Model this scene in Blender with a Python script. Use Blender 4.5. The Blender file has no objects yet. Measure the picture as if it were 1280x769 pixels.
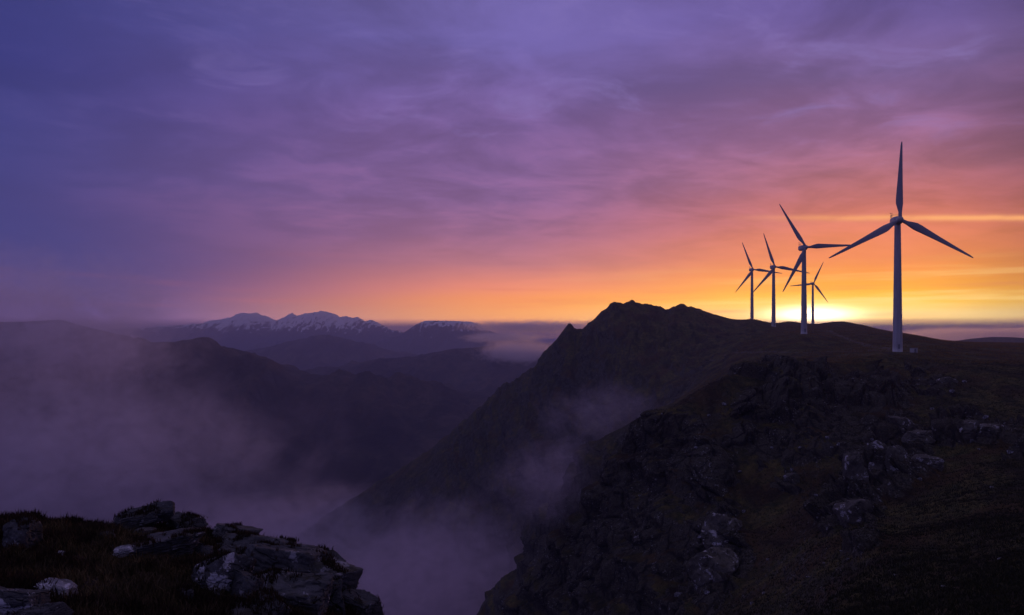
import bpy, math, random
import numpy as np
from mathutils import Vector, Matrix
from mathutils.bvhtree import BVHTree

scene = bpy.context.scene
COL = scene.collection
R = math.radians
random.seed(7)
F = 995.0            # focal length in photo pixels
HY = 415.0           # photo row of the horizon
HERE = Vector((0, 0, 0))


def at(u, v, y):
    return ((u - 640.0) / F * y, y, (HY - v) / F * y)


# ------------------------------------------------------------------ noise
def _h(ix, iy, iz, seed):
    h = (ix.astype(np.int64) * 73856093) ^ (iy.astype(np.int64) * 19349663) ^ (iz.astype(np.int64) * 83492791) ^ (seed * 2654435761)
    h = (h ^ (h >> 13)) * 1274126177
    h = h & 0xFFFFFFFF
    h = (h ^ (h >> 16)) * 668265263
    return h & 0xFFFFFFFF


def perlin(p, seed=0):
    p = np.asarray(p, dtype=np.float64)
    i = np.floor(p).astype(np.int64)
    f = p - i
    w = f * f * f * (f * (f * 6 - 15) + 10)
    out = np.zeros(len(p))
    for dx in (0, 1):
        wx = w[:, 0] if dx else 1 - w[:, 0]
        for dy in (0, 1):
            wy = w[:, 1] if dy else 1 - w[:, 1]
            for dz in (0, 1):
                wz = w[:, 2] if dz else 1 - w[:, 2]
                h = _h(i[:, 0] + dx, i[:, 1] + dy, i[:, 2] + dz, seed)
                gx = ((h & 1023) / 511.5 - 1)
                gy = (((h >> 10) & 1023) / 511.5 - 1)
                gz = (((h >> 20) & 1023) / 511.5 - 1)
                out += wx * wy * wz * (gx * (f[:, 0] - dx) + gy * (f[:, 1] - dy) + gz * (f[:, 2] - dz))
    return out * 1.4


def fbm(p, octaves=5, gain=0.5, lac=2.03, seed=0, ridged=False):
    p = np.asarray(p, dtype=np.float64)
    out = np.zeros(len(p)); a = 1.0; tot = 0.0
    for o in range(octaves):
        n = perlin(p, seed + o * 17)
        if ridged:
            n = 1 - 2 * np.abs(n)
        out += a * n; tot += a
        a *= gain
        p = p * lac + 13.7
    return out / tot


def worley(p, seed=0):
    """distance to the two nearest cell points and the nearest cell's random value"""
    p = np.asarray(p, dtype=np.float64)
    i = np.floor(p).astype(np.int64); f = p - i
    d1 = np.full(len(p), 9.0); d2 = np.full(len(p), 9.0); idv = np.zeros(len(p))
    for dx in (-1, 0, 1):
        for dy in (-1, 0, 1):
            for dz in (-1, 0, 1):
                h = _h(i[:, 0] + dx, i[:, 1] + dy, i[:, 2] + dz, seed)
                q = np.stack([dx + (h & 1023) / 1023.0, dy + ((h >> 10) & 1023) / 1023.0, dz + ((h >> 20) & 1023) / 1023.0], 1)
                d = np.sqrt(((q - f) ** 2).sum(1))
                near = d < d1
                d2 = np.where(near, d1, np.minimum(d2, d))
                idv = np.where(near, ((h >> 7) & 4095) / 4095.0, idv)
                d1 = np.where(near, d, d1)
    return d1, d2, idv


def smooth(a, b, x):
    t = np.clip((x - a) / (b - a), 0, 1)
    return t * t * (3 - 2 * t)


def pchip(xs, ys, xq):
    """monotone cubic; xs (n,), ys (n,m) or (n,)"""
    xs = np.asarray(xs, float); ys = np.asarray(ys, float)
    one = ys.ndim == 1
    if one: ys = ys[:, None]
    h = np.diff(xs)[:, None]; dl = np.diff(ys, axis=0) / h
    m = np.zeros_like(ys)
    m[0] = dl[0]; m[-1] = dl[-1]
    if len(xs) > 2:
        w1 = 2 * h[1:] + h[:-1]; w2 = h[1:] + 2 * h[:-1]
        same = dl[:-1] * dl[1:] > 0
        with np.errstate(divide='ignore', invalid='ignore'):
            hm = (w1 + w2) / (w1 / dl[:-1] + w2 / dl[1:])
        m[1:-1] = np.where(same, hm, 0)
    xq = np.clip(np.asarray(xq, float), xs[0], xs[-1])
    k = np.clip(np.searchsorted(xs, xq, side='right') - 1, 0, len(xs) - 2)
    hk = (xs[k + 1] - xs[k])[:, None]; t = ((xq - xs[k])[:, None]) / hk
    out = ((1 + 2 * t) * (1 - t) ** 2 * ys[k] + t * (1 - t) ** 2 * hk * m[k]
           + t * t * (3 - 2 * t) * ys[k + 1] + t * t * (t - 1) * hk * m[k + 1])
    return out[:, 0] if one else out


# ------------------------------------------------------------------ mesh helpers
def mesh_from(name, V, faces, mat=None, smooth_shade=True, parent=None, quads=True):
    me = bpy.data.meshes.new(name)
    V = np.asarray(V, dtype=np.float32)
    faces = np.asarray(faces, dtype=np.int32)
    nf, k = faces.shape
    me.vertices.add(len(V)); me.vertices.foreach_set('co', V.ravel())
    me.loops.add(nf * k); me.loops.foreach_set('vertex_index', faces.ravel())
    me.polygons.add(nf)
    me.polygons.foreach_set('loop_start', np.arange(0, nf * k, k, dtype=np.int32))
    me.polygons.foreach_set('use_smooth', np.full(nf, smooth_shade, dtype=bool))
    me.update(calc_edges=True); me.validate()
    o = bpy.data.objects.new(name, me); COL.objects.link(o)
    if mat: me.materials.append(mat)
    if parent: o.parent = parent
    return o


def grid_faces(nr, nc):
    a = np.arange(nr * nc).reshape(nr, nc)
    return np.stack([a[:-1, :-1].ravel(), a[:-1, 1:].ravel(), a[1:, 1:].ravel(), a[1:, :-1].ravel()], 1)


def grid_normals(P):
    du = np.gradient(P, axis=1); dv = np.gradient(P, axis=0)
    n = np.cross(du, dv)
    n /= np.linalg.norm(n, axis=2, keepdims=True) + 1e-9
    n[n[..., 2] < 0] *= -1
    return n


def loft(lines, us, counts):
    """lines: feature lines from near to far, each a list of (u, v, y). Returns an array (rows, cols, 3)."""
    S = []; Y = []
    for ln in lines:
        ln = sorted(ln); a = np.array(ln, float)
        s = (HY - a[:, 1]) / F
        S.append(pchip(a[:, 0], s, us)); Y.append(np.exp(pchip(a[:, 0], np.log(a[:, 2]), us)))
    S = np.array(S); Y = np.array(Y)
    ks = []
    for k, c in enumerate(counts):
        ks += list(k + np.arange(c) / c)
    ks.append(len(lines) - 1)
    kk = np.arange(len(lines))
    s = pchip(kk, S, np.array(ks)); y = np.exp(pchip(kk, np.log(Y), np.array(ks)))
    P = np.stack([(us[None, :] - 640) / F * y, y, s * y], 2)
    return P, np.array(ks)


def thing(name, label, cat, loc=(0, 0, 0), rotz=0.0, group=None):
    o = bpy.data.objects.new(name, None); COL.objects.link(o)
    o.empty_display_size = 1
    o.location = loc; o.rotation_euler = (0, 0, rotz)
    return tag(o, label, cat, group)


def tag(o, label, cat, group=None, kind=None):
    o['label'] = label; o['category'] = cat
    if group: o['group'] = group
    if kind: o['kind'] = kind
    return o


# ------------------------------------------------------------------ node helpers
def lin(c):
    return tuple(((x / 255.0) / 12.92 if x / 255.0 <= 0.04045 else ((x / 255.0 + 0.055) / 1.055) ** 2.4) for x in c) + (1.0,)


class NT:
    def __init__(s, nt): s.nt = nt; s.n = nt.nodes; s.l = nt.links

    def new(s, t, **kw):
        n = s.n.new(t)
        for k, v in kw.items(): setattr(n, k, v)
        return n

    def put(s, sock, v):
        if v is None: return
        if isinstance(v, bpy.types.NodeSocket): s.l.new(v, sock)
        else:
            if hasattr(sock.default_value, '__len__') and not hasattr(v, '__len__'):
                v = [v] * len(sock.default_value)
            if hasattr(v, '__len__') and hasattr(sock.default_value, '__len__'):
                v = list(v)[:len(sock.default_value)]
                if len(v) < len(sock.default_value): v = v + [1.0]
            sock.default_value = v

    def m(s, op, a, b=None, c=None, clamp=False):
        n = s.new('ShaderNodeMath', operation=op, use_clamp=clamp)
        s.put(n.inputs[0], a)
        if b is not None: s.put(n.inputs[1], b)
        if c is not None: s.put(n.inputs[2], c)
        return n.outputs[0]

    def v(s, op, a, b=None):
        n = s.new('ShaderNodeVectorMath', operation=op)
        s.put(n.inputs[0], a)
        if b is not None:
            s.put(n.inputs['Scale'] if op == 'SCALE' else n.inputs[1], b)
        return n.outputs['Value'] if op in ('LENGTH', 'DOT_PRODUCT', 'DISTANCE') else n.outputs['Vector']

    def mix(s, f, a, b, mode='MIX'):
        n = s.new('ShaderNodeMix', data_type='RGBA', blend_type=mode)
        s.put(n.inputs['Factor'], f); s.put(n.inputs[6], a); s.put(n.inputs[7], b)
        return n.outputs[2]

    def ss(s, x, a, b, c=0.0, d=1.0):
        n = s.new('ShaderNodeMapRange', interpolation_type='SMOOTHSTEP')
        s.put(n.inputs[0], x); s.put(n.inputs[1], a); s.put(n.inputs[2], b); s.put(n.inputs[3], c); s.put(n.inputs[4], d)
        return n.outputs[0]

    def ramp(s, x, stops, interp='LINEAR'):
        n = s.new('ShaderNodeValToRGB'); r = n.color_ramp; r.interpolation = interp
        while len(r.elements) < len(stops): r.elements.new(0.5)
        for e, (p, c) in zip(r.elements, stops): e.position = p; e.color = c
        s.put(n.inputs[0], x)
        return n.outputs[0]

    def noise(s, vec, scale=1.0, detail=4.0, rough=0.5, dist=0.0, out=0):
        n = s.new('ShaderNodeTexNoise')
        s.put(n.inputs['Vector'], vec)
        n.inputs['Scale'].default_value = scale; n.inputs['Detail'].default_value = detail
        n.inputs['Roughness'].default_value = rough; n.inputs['Distortion'].default_value = dist
        return n.outputs[out]

    def sep(s, vec):
        n = s.new('ShaderNodeSeparateXYZ'); s.put(n.inputs[0], vec); return n.outputs

    def comb(s, x, y, z):
        n = s.new('ShaderNodeCombineXYZ'); s.put(n.inputs[0], x); s.put(n.inputs[1], y); s.put(n.inputs[2], z); return n.outputs[0]

    def bump(s, h, strength, dist):
        n = s.new('ShaderNodeBump'); s.put(n.inputs['Height'], h)
        n.inputs['Strength'].default_value = strength; n.inputs['Distance'].default_value = dist
        return n.outputs[0]


def material(name):
    m = bpy.data.materials.new(name); m.use_nodes = True
    t = NT(m.node_tree)
    b = m.node_tree.nodes['Principled BSDF']
    return m, t, b


# ------------------------------------------------------------------ render set-up, camera
scene.render.engine = 'CYCLES'
scene.cycles.use_denoising = True
try: scene.cycles.denoiser = 'OPENIMAGEDENOISE'
except Exception: pass
scene.cycles.max_bounces = 8
scene.cycles.diffuse_bounces = 3
scene.cycles.glossy_bounces = 2
scene.cycles.volume_bounces = 5
scene.cycles.volume_max_steps = 512
scene.cycles.sample_clamp_indirect = 4.0
scene.view_settings.view_transform = 'Standard'
scene.view_settings.look = 'None'
scene.view_settings.gamma = 1.0
scene.view_settings.exposure = 0.0

cam = bpy.data.cameras.new('camera'); camo = bpy.data.objects.new('camera', cam); COL.objects.link(camo)
cam.sensor_width = 36; cam.lens = F / 1280 * 36
cam.shift_y = (HY - 384.5) / 1280
camo.rotation_euler = (R(90), 0, 0)
cam.clip_start = 0.1; cam.clip_end = 200000
scene.camera = camo

# ------------------------------------------------------------------ sun and sky
SUN_AZ = math.atan2(1016 - 640, F)           # from +Y towards +X
SUN_EL = R(1.4)
sund = bpy.data.lights.new('sun', 'SUN'); suno = bpy.data.objects.new('sun', sund); COL.objects.link(suno)
sund.energy = SUN_E = 1.15
sund.angle = R(0.6); sund.color = (1.0, 0.45, 0.22)
sd = Vector((math.sin(SUN_AZ) * math.cos(SUN_EL), math.cos(SUN_AZ) * math.cos(SUN_EL), math.sin(SUN_EL)))
suno.rotation_euler = (-sd).to_track_quat('-Z', 'Y').to_euler()

world = bpy.data.worlds.new('World'); scene.world = world; world.use_nodes = True
w = NT(world.node_tree)
for n in list(w.n): w.n.remove(n)
geo = w.new('ShaderNodeTexCoord')
D = w.v('NORMALIZE', geo.outputs['Generated'])
dx, dy, dz = w.sep(D)
hor = w.m('MAXIMUM', w.m('SQRT', w.m('ADD', w.m('MULTIPLY', dx, dx), w.m('MULTIPLY', dy, dy))), 0.001)
tel = w.m('DIVIDE', dz, hor)                               # tangent of the elevation
az = w.m('MULTIPLY', w.m('ARCTAN2', dx, dy), 180 / math.pi)    # degrees, 0 = +Y, + towards +X
# warp of the colour boundaries by slow noise so bands are not ruled
warp = w.noise(w.comb(w.m('MULTIPLY', az, 0.045), w.m('MULTIPLY', tel, 9.0), 0.0), 1.0, 4, 0.55)
telw = w.m('ADD', tel, w.m('MULTIPLY', w.m('SUBTRACT', warp, 0.5), w.m('ADD', 0.012, w.m('MULTIPLY', w.m('MAXIMUM', tel, 0.0), 0.22))))
fac = w.m('MULTIPLY', telw, 2.0, clamp=True)


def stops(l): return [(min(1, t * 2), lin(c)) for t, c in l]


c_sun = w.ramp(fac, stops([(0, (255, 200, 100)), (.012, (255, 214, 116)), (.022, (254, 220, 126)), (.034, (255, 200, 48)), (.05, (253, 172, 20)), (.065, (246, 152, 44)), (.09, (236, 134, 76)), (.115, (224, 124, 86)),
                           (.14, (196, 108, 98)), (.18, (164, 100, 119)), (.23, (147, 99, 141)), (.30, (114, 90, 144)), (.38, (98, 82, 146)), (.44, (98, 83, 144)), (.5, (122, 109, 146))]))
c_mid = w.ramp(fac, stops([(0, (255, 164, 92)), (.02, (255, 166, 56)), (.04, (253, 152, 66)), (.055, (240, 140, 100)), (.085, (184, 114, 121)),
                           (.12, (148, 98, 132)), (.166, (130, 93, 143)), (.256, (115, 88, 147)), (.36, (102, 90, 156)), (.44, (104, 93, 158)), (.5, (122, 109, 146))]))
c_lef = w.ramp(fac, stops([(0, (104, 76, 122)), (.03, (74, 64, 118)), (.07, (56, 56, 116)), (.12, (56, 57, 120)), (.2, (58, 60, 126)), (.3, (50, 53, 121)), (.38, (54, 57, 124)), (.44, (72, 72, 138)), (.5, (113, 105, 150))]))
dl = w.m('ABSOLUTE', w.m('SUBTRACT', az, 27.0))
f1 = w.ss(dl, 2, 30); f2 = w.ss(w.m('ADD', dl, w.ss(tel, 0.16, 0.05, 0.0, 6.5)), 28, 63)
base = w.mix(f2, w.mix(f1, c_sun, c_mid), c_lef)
# overcast layer, laid out on a plane overhead so it flattens into streaks towards the horizon
den = w.m('ADD', w.m('MAXIMUM', dz, 0.0), 0.10)
px = w.m('DIVIDE', dx, den); py = w.m('DIVIDE', dy, den)
P1 = w.comb(w.m('ADD', w.m('MULTIPLY', px, 0.85), w.m('MULTIPLY', py, 0.35)), w.m('SUBTRACT', w.m('MULTIPLY', py, 0.95), w.m('MULTIPLY', px, 0.38)), 0.0)
n1 = w.noise(P1, 1.7, 7, 0.6, 0.5)
n2 = w.noise(P1, 3.3, 7, 0.60, 0.7)
n3 = w.noise(P1, 0.6, 3, 0.5)
cl = w.m('ADD', w.m('ADD', w.m('MULTIPLY', n1, 0.50), w.m('MULTIPLY', n2, 0.24)), w.m('MULTIPLY', n3, 0.26))
cl = w.ss(cl, 0.37, 0.63)
high = w.ss(tel, 0.03, 0.2)
gain = w.m('ADD', 1.0, w.m('MULTIPLY', w.m('SUBTRACT', cl, 0.5), w.m('MULTIPLY', high, w.m('SUBTRACT', 0.5, w.m('MULTIPLY', f2, 0.36)))))
gain = w.m('MULTIPLY', gain, w.m('SUBTRACT', 1.0, w.m('MULTIPLY', w.m('MULTIPLY', high, f2), 0.05)))
gain = w.m('MULTIPLY', gain, w.ss(az, 26, 36, 1.0, 0.56))
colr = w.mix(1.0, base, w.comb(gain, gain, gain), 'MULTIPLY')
# lavender gaps and rosy undersides
gap = w.m('MULTIPLY', w.ss(n2, 0.52, 0.74), w.m('MULTIPLY', w.ss(tel, 0.15, 0.3), w.m('SUBTRACT', 0.46, w.m('MULTIPLY', f2, 0.40))))
colr = w.mix(gap, colr, lin((128, 112, 176)))
rose = w.m('MULTIPLY', w.m('MULTIPLY', w.ss(cl, 0.35, 0.8), w.ss(tel, 0.33, 0.13)), w.m('MULTIPLY', w.m('SUBTRACT', 1.0, f2), w.m('MULTIPLY', w.ss(tel, 0.08, 0.14), 0.12)))
colr = w.mix(rose, colr, lin((172, 98, 122)))
# thin glowing streaks near the sun
ns = w.noise(w.comb(w.m('MULTIPLY', az, 0.06), w.m('MULTIPLY', tel, 70.0), 3.1), 1.0, 4, 0.6)
st = w.m('MULTIPLY', w.m('MULTIPLY', w.ss(ns, 0.48, 0.70), w.ss(tel, 0.10, 0.02)), w.m('SUBTRACT', 1.0, f1))
colr = w.mix(w.m('MULTIPLY', st, 0.65), colr, lin((255, 222, 135)))
dk = w.m('MULTIPLY', w.m('MULTIPLY', w.ss(ns, 0.46, 0.28), w.ss(tel, 0.12, 0.03)), w.m('SUBTRACT', 1.0, w.m('MULTIPLY', f2, 0.6)))
colr = w.mix(w.m('MULTIPLY', dk, 0.30), colr, lin((196, 100, 82)))
# the long bright slit in the cloud at the hub's height
tgc = w.m('DIVIDE', dz, w.m('MAXIMUM', dy, 0.05))
tj = w.m('ADD', tgc, w.m('MULTIPLY', w.m('SUBTRACT', w.noise(w.comb(w.m('MULTIPLY', az, 0.25), 0.0, 9.0), 1.0, 3, 0.5), 0.5), 0.006))
q = w.m('DIVIDE', w.m('SUBTRACT', tj, 0.1432), 0.0036)
slit = w.m('POWER', 2.718, w.m('MULTIPLY', w.m('MULTIPLY', q, q), -1.0))
slit = w.m('MULTIPLY', slit, w.m('MULTIPLY', w.ss(az, 13, 30), w.ss(az, 60, 38)))
slit = w.m('MULTIPLY', slit, w.ss(w.noise(w.comb(w.m('MULTIPLY', az, 0.35), w.m('MULTIPLY', tel, 60.0), 5.0), 1.0, 3, 0.5), 0.25, 0.55, 0.35, 1.0))
colr = w.mix(w.m('MULTIPLY', slit, 0.85), colr, lin((255, 176, 106)))
# the sun sinking through cloud
sep_az = w.m('DIVIDE', w.m('SUBTRACT', az, math.degrees(SUN_AZ)), 2.3)
sep_el = w.m('DIVIDE', w.m('SUBTRACT', tel, 0.0205), 0.0085)
gl = w.m('POWER', 2.718, w.m('MULTIPLY', w.m('ADD', w.m('MULTIPLY', sep_az, sep_az), w.m('MULTIPLY', sep_el, sep_el)), -1.0))
sep_az2 = w.m('DIVIDE', w.m('SUBTRACT', az, math.degrees(SUN_AZ)), 10.0)
sep_el2 = w.m('DIVIDE', w.m('SUBTRACT', tel, 0.02), 0.032)
gl2 = w.m('POWER', 2.718, w.m('MULTIPLY', w.m('ADD', w.m('MULTIPLY', sep_az2, sep_az2), w.m('MULTIPLY', sep_el2, sep_el2)), -1.0))
full = w.v('ADD', w.v('ADD', colr, w.v('SCALE', w.comb(3.0, 2.2, 1.5), gl)), w.v('SCALE', w.comb(.22, .08, .0), gl2))
# the low sky is brighter than it looks through the air in front of it
thin = w.m('MINIMUM', w.m('POWER', 2.718, w.m('DIVIDE', 0.0265, w.m('MAXIMUM', tel, 0.008))), 5.0)
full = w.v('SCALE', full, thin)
# under the horizon
full = w.mix(w.ss(tel, -0.004, -0.05), full, lin((40, 34, 62)))
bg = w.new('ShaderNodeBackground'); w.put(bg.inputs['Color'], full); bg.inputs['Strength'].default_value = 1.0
sky = w.new('ShaderNodeTexSky', sky_type='NISHITA'); sky.sun_disc = False
sky.sun_elevation = SUN_EL; sky.sun_rotation = SUN_AZ; sky.altitude = 600; sky.dust_density = 2.0
bg2 = w.new('ShaderNodeBackground'); w.put(bg2.inputs['Color'], sky.outputs[0]); bg2.inputs['Strength'].default_value = 0.006
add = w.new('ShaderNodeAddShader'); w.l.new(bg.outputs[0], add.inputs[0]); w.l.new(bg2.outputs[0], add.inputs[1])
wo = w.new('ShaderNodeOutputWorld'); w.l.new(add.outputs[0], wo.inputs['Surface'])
world.cycles.sampling_method = 'MANUAL'; world.cycles.sample_map_resolution = 1024

# ------------------------------------------------------------------ materials
def terrain_material(name, grass, grass2, heath, rock, feat, lichen=0.0, slope=(0.55, 0.8), bumpd=0.5):
    m, t, b = material(name)
    g = t.new('ShaderNodeNewGeometry'); pos = g.outputs['Position']
    nz = t.sep(g.outputs['Normal'])[2]
    nA = t.noise(pos, 1 / (feat * 9), 5, 0.6)
    nB = t.noise(pos, 1 / feat, 6, 0.65)
    nC = t.noise(pos, 6 / feat, 5, 0.7)
    gr = t.mix(t.ss(nB, 0.35, 0.65), grass, grass2)
    gr = t.mix(t.ss(nA, 0.47, 0.6), gr, heath)
    gr = t.mix(1.0, gr, t.mix(nC, (0.55, 0.55, 0.55, 1), (1.5, 1.5, 1.5, 1)), 'MULTIPLY')
    sx_, sy_, sz_ = t.sep(pos)
    stv = t.comb(t.m('MULTIPLY', t.m('ADD', sx_, t.m('MULTIPLY', sz_, -0.25)), 0.30 / feat), t.m('MULTIPLY', sy_, 0.10 / feat), t.m('MULTIPLY', sz_, 0.035 / feat))
    nS = t.noise(stv, 1.0, 6, 0.65, 0.6)
    gr = t.mix(1.0, gr, t.mix(t.ss(nS, 0.36, 0.62), (.38, .38, .40, 1), (1.55, 1.45, 1.25, 1)), 'MULTIPLY')
    rk = t.mix(t.ss(nC, 0.35, 0.7), tuple(c * 0.5 for c in rock[:3]) + (1,), tuple(c * 1.5 for c in rock[:3]) + (1,))
    vor = t.new('ShaderNodeTexVoronoi', feature='DISTANCE_TO_EDGE')
    vv = t.v('MULTIPLY', pos, (1.0, 1.0, 0.45)); vv = t.v('ADD', vv, t.v('SCALE', t.noise(pos, 0.5 / feat, 3, 0.5, out=1), feat * 0.8))
    t.put(vor.inputs['Vector'], vv); vor.inputs['Scale'].default_value = 0.45 / feat
    crack = t.ss(vor.outputs['Distance'], 0.0, 0.09)
    rk = t.mix(crack, tuple(c * 0.35 for c in rock[:3]) + (1,), rk)
    if lichen:
        ln = t.m('MULTIPLY', t.ss(t.noise(pos, 3.0 / feat, 6, 0.72), 0.57, 0.64), t.ss(t.noise(pos, 0.35 / feat, 3, 0.5), 0.46, 0.60))
        rk = t.mix(t.m('MULTIPLY', ln, lichen), rk, (0.42, 0.42, 0.46, 1))
    stp = t.m('ADD', nz, t.m('MULTIPLY', t.m('SUBTRACT', nB, 0.5), 0.5))
    msk = t.ss(stp, slope[0], slope[1])
    at_ = t.new('ShaderNodeAttribute'); at_.attribute_name = 'bare_rock'
    msk = t.m('MULTIPLY', msk, t.m('SUBTRACT', 1.0, t.ss(t.m('ADD', at_.outputs['Fac'], t.m('MULTIPLY', t.m('SUBTRACT', nB, 0.5), 0.6)), 0.30, 0.5)))
    t.put(b.inputs['Base Color'], t.mix(msk, rk, gr))
    b.inputs['Roughness'].default_value = 0.92; b.inputs['Specular IOR Level'].default_value = 0.2
    hgt = t.m('ADD', t.m('MULTIPLY', nB, 1.0), t.m('ADD', t.m('MULTIPLY', nC, 0.5), t.m('MULTIPLY', t.m('MULTIPLY', crack, t.m('SUBTRACT', 1.0, msk)), 0.5)))
    t.put(b.inputs['Normal'], t.bump(hgt, 0.9, bumpd))
    return m


M_RIDGE = terrain_material('moor_and_crag', (.024, .031, .010, 1), (.082, .070, .024, 1), (.044, .029, .012, 1), (.068, .063, .046, 1), 2.6, 0.6, (0.62, 0.86), 1.0)
M_FARHILL = terrain_material('dark_hillside', (.028, .027, .020, 1), (.066, .052, .040, 1), (.022, .016, .014, 1), (.06, .06, .065, 1), 34.0, 0.0, (0.4, 0.7), 15.0)
M_KNOLL = terrain_material('knoll_turf', (.040, .030, .017, 1), (.060, .042, .024, 1), (.030, .014, .012, 1), (.05, .046, .042, 1), 0.35, 0.0, (0.3, 0.5), 0.08)
M_VALLEY = terrain_material('valley_floor', (.05, .045, .03, 1), (.07, .055, .035, 1), (.04, .03, .025, 1), (.06, .06, .06, 1), 90.0, 0.0, (0.3, 0.5), 4.0)

m, t, b = material('snowy_rock')
g = t.new('ShaderNodeNewGeometry'); pos = g.outputs['Position']; zz = t.sep(pos)[2]; nz = t.sep(g.outputs['Normal'])[2]
nn = t.noise(pos, 1 / 260, 7, 0.66); n5 = t.noise(t.v('MULTIPLY', pos, (1 / 60, 1 / 260, 1 / 190)), 1.0, 6, 0.65)
sn = t.m('ADD', t.m('DIVIDE', zz, 170.0), t.m('ADD', t.m('MULTIPLY', t.m('SUBTRACT', nn, 0.5), 2.2), t.m('MULTIPLY', t.m('SUBTRACT', nz, 0.72), 2.0)))
sn = t.ss(t.m('ADD', t.m('ADD', sn, 0.06), t.m('MULTIPLY', t.m('SUBTRACT', n5, 0.5), 2.6)), 0.46, 0.62)
n6 = t.noise(t.v('MULTIPLY', pos, (1 / 42, 1 / 300, 1 / 120)), 1.0, 5, 0.6, 0.8)
sn = t.m('MULTIPLY', sn, t.ss(t.m('ADD', n6, t.m('DIVIDE', zz, 900.0)), 0.50, 0.60))
t.put(b.inputs['Base Color'], t.mix(sn, t.mix(n5, (.022, .022, .03, 1), (.06, .055, .06, 1)), (.90, .90, .92, 1)))
b.inputs['Roughness'].default_value = 0.9
M_SNOW = m


def rock_material(name, base, pale, amount, s=1.0):
    m, t, b = material(name)
    tc = t.new('ShaderNodeTexCoord'); pos = tc.outputs['Object']
    g = t.new('ShaderNodeNewGeometry'); nz = t.sep(g.outputs['Normal'])[2]
    nA = t.noise(pos, 1.6 * s, 6, 0.62); nB = t.noise(pos, 9 * s, 6, 0.7); nC = t.noise(pos, 40 * s, 4, 0.7)
    col = t.mix(t.ss(nA, 0.3, 0.7), tuple(c * 0.55 for c in base) + (1,), tuple(c * 1.35 for c in base) + (1,))
    col = t.mix(1.0, col, t.mix(nB, (.5, .5, .5, 1), (1.5, 1.5, 1.5, 1)), 'MULTIPLY')
    vor = t.new('ShaderNodeTexVoronoi', feature='DISTANCE_TO_EDGE')
    t.put(vor.inputs['Vector'], t.v('ADD', t.v('MULTIPLY', pos, (1, 1, 1.8)), t.v('SCALE', t.noise(pos, 2.2 * s, 3, 0.5, out=1), 0.5 / s)))
    vor.inputs['Scale'].default_value = 1.7 * s
    crack = t.m('MAXIMUM', t.ss(vor.outputs['Distance'], 0.0, 0.03), t.ss(t.noise(pos, 1.2 * s, 3, 0.5), 0.45, 0.55))
    col = t.mix(crack, tuple(c * 0.4 for c in base) + (1,), col)
    spots = t.m('MULTIPLY', t.ss(t.noise(pos, 2.1 * s, 6, 0.66, 0.4), 0.635 - 0.19 * amount, 0.665 - 0.19 * amount), t.ss(nz, -0.7, 0.0))
    fine = t.m('MULTIPLY', t.ss(t.noise(pos, 17 * s, 3, 0.6), 0.66, 0.7), 0.5)
    col = t.mix(t.m('MAXIMUM', spots, fine), col, pale + (1,))
    moss = t.m('MULTIPLY', t.ss(t.noise(pos, 1.1 * s + 0.3, 5, 0.65), 0.52, 0.62), t.ss(nz, 0.35, 0.8))
    col = t.mix(t.m('MULTIPLY', moss, 0.75), col, (.034, .03, .014, 1))
    t.put(b.inputs['Base Color'], col)
    b.inputs['Roughness'].default_value = 0.85; b.inputs['Specular IOR Level'].default_value = 0.3
    h = t.m('ADD', t.m('MULTIPLY', nB, 0.6), t.m('ADD', t.m('MULTIPLY', nC, 0.2), t.m('MULTIPLY', crack, 0.9)))
    t.put(b.inputs['Normal'], t.bump(h, 0.8, 0.06 / s))
    return m


M_ROCK = rock_material('grey_gneiss', (.082, .084, .092), (.36, .36, .40), 0.15)
M_ROCK_PALE = rock_material('lichen_spotted_gneiss', (.08, .082, .09), (.60, .60, .66), 0.66)
M_ROCK_WHITE = rock_material('quartz_rock', (.34, .34, .38), (.66, .66, .72), 0.8)
M_CRAG = rock_material('crag_rock', (.105, .098, .08), (.48, .47, .48), 0.34, 0.22)
M_SMALL = rock_material('scree_rock', (.13, .13, .145), (.5, .5, .54), 0.5, 0.5)


def blade_material(name, c1, c2, c3):
    m, t, b = material(name)
    g = t.new('ShaderNodeNewGeometry')
    r = g.outputs['Random Per Island']
    col = t.ramp(r, [(0.0, c1), (0.5, c2), (1.0, c3)])
    big = t.ss(t.noise(g.outputs['Position'], 0.9, 3, 0.6), 0.35, 0.65)
    col = t.mix(1.0, col, t.mix(big, (.6, .6, .6, 1), (1.35, 1.25, 1.1, 1)), 'MULTIPLY')
    t.put(b.inputs['Base Color'], col); b.inputs['Roughness'].default_value = 0.8; b.inputs['Specular IOR Level'].default_value = 0.15
    return m


M_GRASS = blade_material('dry_grass', (.038, .036, .016, 1), (.088, .070, .034, 1), (.17, .13, .07, 1))
M_HEATH = blade_material('heather', (.026, .017, .012, 1), (.044, .024, .017, 1), (.054, .038, .020, 1))
M_TUSS = blade_material('moor_tussocks', (.011, .016, .005, 1), (.020, .025, .008, 1), (.050, .048, .021, 1))

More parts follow.
